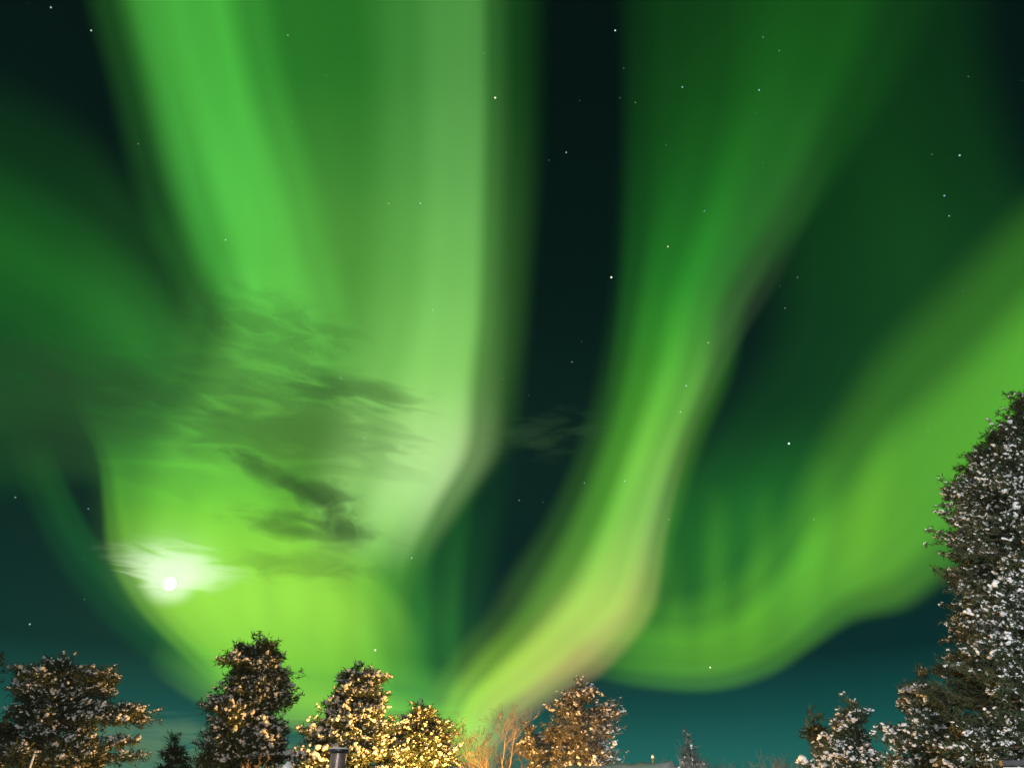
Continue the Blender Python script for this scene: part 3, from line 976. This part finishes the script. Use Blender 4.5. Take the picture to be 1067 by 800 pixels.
def post(name, label, px, top_y, dist, r, mat, snow=True, cat='post'):
    p = at_depth(px, top_y, dist)
    root = empty(name, (p.x, p.y, -.1))
    tag(root, label, cat)
    h = p.z + .1
    hs = 3.2 * r if snow else 0
    lathe('shaft', [(r * 1.15, 0), (r * 1.1, .3), (r, h - hs - .02), (r * .8, h - hs)], mat, root)
    if snow:
        lathe('snow_cap', [(r * 1.5, h - hs + .003), (r * 1.7, h - hs * .7), (r * 1.35, h - hs * .35), (r * .4, h)], M_SNOW, root)
    else:
        lathe('cap', [(r * 1.2, h + .002), (r * 1.2, h + .02), (r * .5, h + .035)], M_PALE, root)
post('flag_pole', 'thin pale pole under the broad many lobed pine at left', 35.5, 786.5, 20, .022, M_PALE, snow=False, cat='pole')
post('post', 'thin snow capped post top right of the rounded frosted tree', 680, 786, 30, .035, M_BARK)
post('post', 'grey pointed snow capped post left of the chimney pipe', 301, 793, 16, .07, M_BARK)

# snow covered shed roof corner at the lower right
def shed():
    p = at_depth(1042, 791, 11.0)
    q = at_depth(1110, 789, 11.0)
    root = empty('shed', ((p.x + q.x) / 2, 11.0 + 1.0, -.1))
    tag(root, 'small shed with a black ridge board and snowy roof in the lower right corner', 'shed')
    O = Vector(root.location)
    x0, x1, zt = p.x - O.x, q.x - O.x, p.z - O.z
    def slab(name, pts, mat, bev=.0):
        bm = bmesh.new()
        vs = [bm.verts.new(v) for v in pts]
        for f in box_faces(0):
            bm.faces.new([vs[i] for i in f])
        bmesh.ops.recalc_face_normals(bm, faces=bm.faces)
        if bev:
            bmesh.ops.bevel(bm, geom=bm.edges[:], offset=bev, segments=3, affect='EDGES')
        me = bpy.data.meshes.new(name); bm.to_mesh(me); bm.free()
        me.materials.append(mat)
        o = bpy.data.objects.new(name, me); COL.objects.link(o); o.parent = root
    def bx(x0, x1, y0, y1, z0, z1, dz=0):
        return [(x0, y0, z0 - dz), (x1, y0, z0 - dz), (x1, y1, z0), (x0, y1, z0), (x0, y0, z1 - dz), (x1, y0, z1 - dz), (x1, y1, z1), (x0, y1, z1)]
    slab('ridge_board', bx(x0 + .05, x1 - .02, -.95, -.87, zt - .07, zt), M_BLACK, .008)
    slab('front_snow', bx(x0 - .03, x1 + .1, -1.5, -.953, zt - .22, zt - .075, .28), M_SNOW, .04)
    slab('back_snow', bx(x0 - .03, x1 + .1, -.86, .9, zt - .26, zt - .10, -.0), M_SNOW, .04)
    slab('wall', bx(x0 + .1, x1, -1.2, .8, 0, zt - .42), M_LOG)
shed()

# ------------------------------------------------------------------ street lamps and one added fill lamp (standing below and behind the picture)
def street_lamp(label, loc, h, power, color, radius, aim=None):
    root = empty('street_lamp', loc)
    tag(root, label, 'street lamp')
    lathe('pole', [(.07, 0), (.06, .25), (.045, .3), (.04, h)], M_BLACK, root)
    lathe('lamp_shade', [(.05, h + .32), (.2, h + .34), (.16, h + .40), (.03, h + .44)], M_BLACK, root)
    lathe('fitting', [(.045, h + .002), (.1, h + .02), (.1, h + .05)], M_BLACK, root)
    lathe('bulb', [(.02, h + .052), (.055, h + .09), (.05, h + .15), (.015, h + .18)], mat_emit('lamp_bulb', color, 20), root)
    ld = bpy.data.lights.new('lamp_light', 'SPOT' if aim else 'POINT')
    ld.energy = power
    ld.color = color
    ld.shadow_soft_size = radius
    lo = bpy.data.objects.new('lamp_light', ld)
    lo.location = (0, 0, h + .24)
    if aim:
        ld.spot_size = math.radians(62)
        ld.spot_blend = .85
        v = Vector(aim) - (Vector(loc) + Vector((0, 0, h + .24)))
        lo.rotation_euler = v.to_track_quat('-Z', 'Y').to_euler()
    COL.objects.link(lo)
    lo.parent = root
p = at_depth(465, 800, 26.2)
street_lamp('warm orange street lamp hidden behind the cabin below the golden trees', (p.x, 26.2, -.1), 2.6, WARM_W, (1, .47, .085), .15)
street_lamp('white yard floodlight standing behind the viewer at the right', (8.0, -5.0, -.1), 3.6, WHITE_W, (.95, .97, 1.0), .15, aim=(14.5, 20.0, 4.6))
street_lamp('added white fill lamp on a pole close behind the viewer', (-2.5, -4.0, -.1), 3.8, FILL_W, (1, .96, .95), .15)  # made-up fill lamp, brightens the roof and lifts the left trees
p = at_depth(90, 800, 15.0)
street_lamp('dim warm white street lamp below the broad pine at left', (p.x, 15.0, -.1), 1.9, SIDE_W, (1, .92, .84), .15)
p = at_depth(700, 800, 35.0)
street_lamp('cold white street lamp far behind the cabin beside the small grey crown', (p.x, 35.0, -.1), 2.9, COLD_W, (.86, .95, 1.0), .15)

# ------------------------------------------------------------------ thin cold air that catches the lamp light
def haze():
    V = [(x, y, z) for z in (-1.4, 15.0) for x, y in ((-30500, -30500), (30500, -30500), (30500, 30500), (-30500, 30500))]
    m = bpy.data.materials.new('cold_air')
    m.use_nodes = True
    t = m.node_tree
    t.nodes.clear()
    vp = N(t, 'ShaderNodeVolumePrincipled')
    vp.inputs['Color'].default_value = (.92, .94, .95, 1)
    vp.inputs['Density'].default_value = HAZE
    vp.inputs['Anisotropy'].default_value = .2
    o = N(t, 'ShaderNodeOutputMaterial')
    t.links.new(vp.outputs[0], o.inputs['Volume'])
    tag(mesh_obj('haze', V, box_faces(0), m), kind='stuff')
haze()
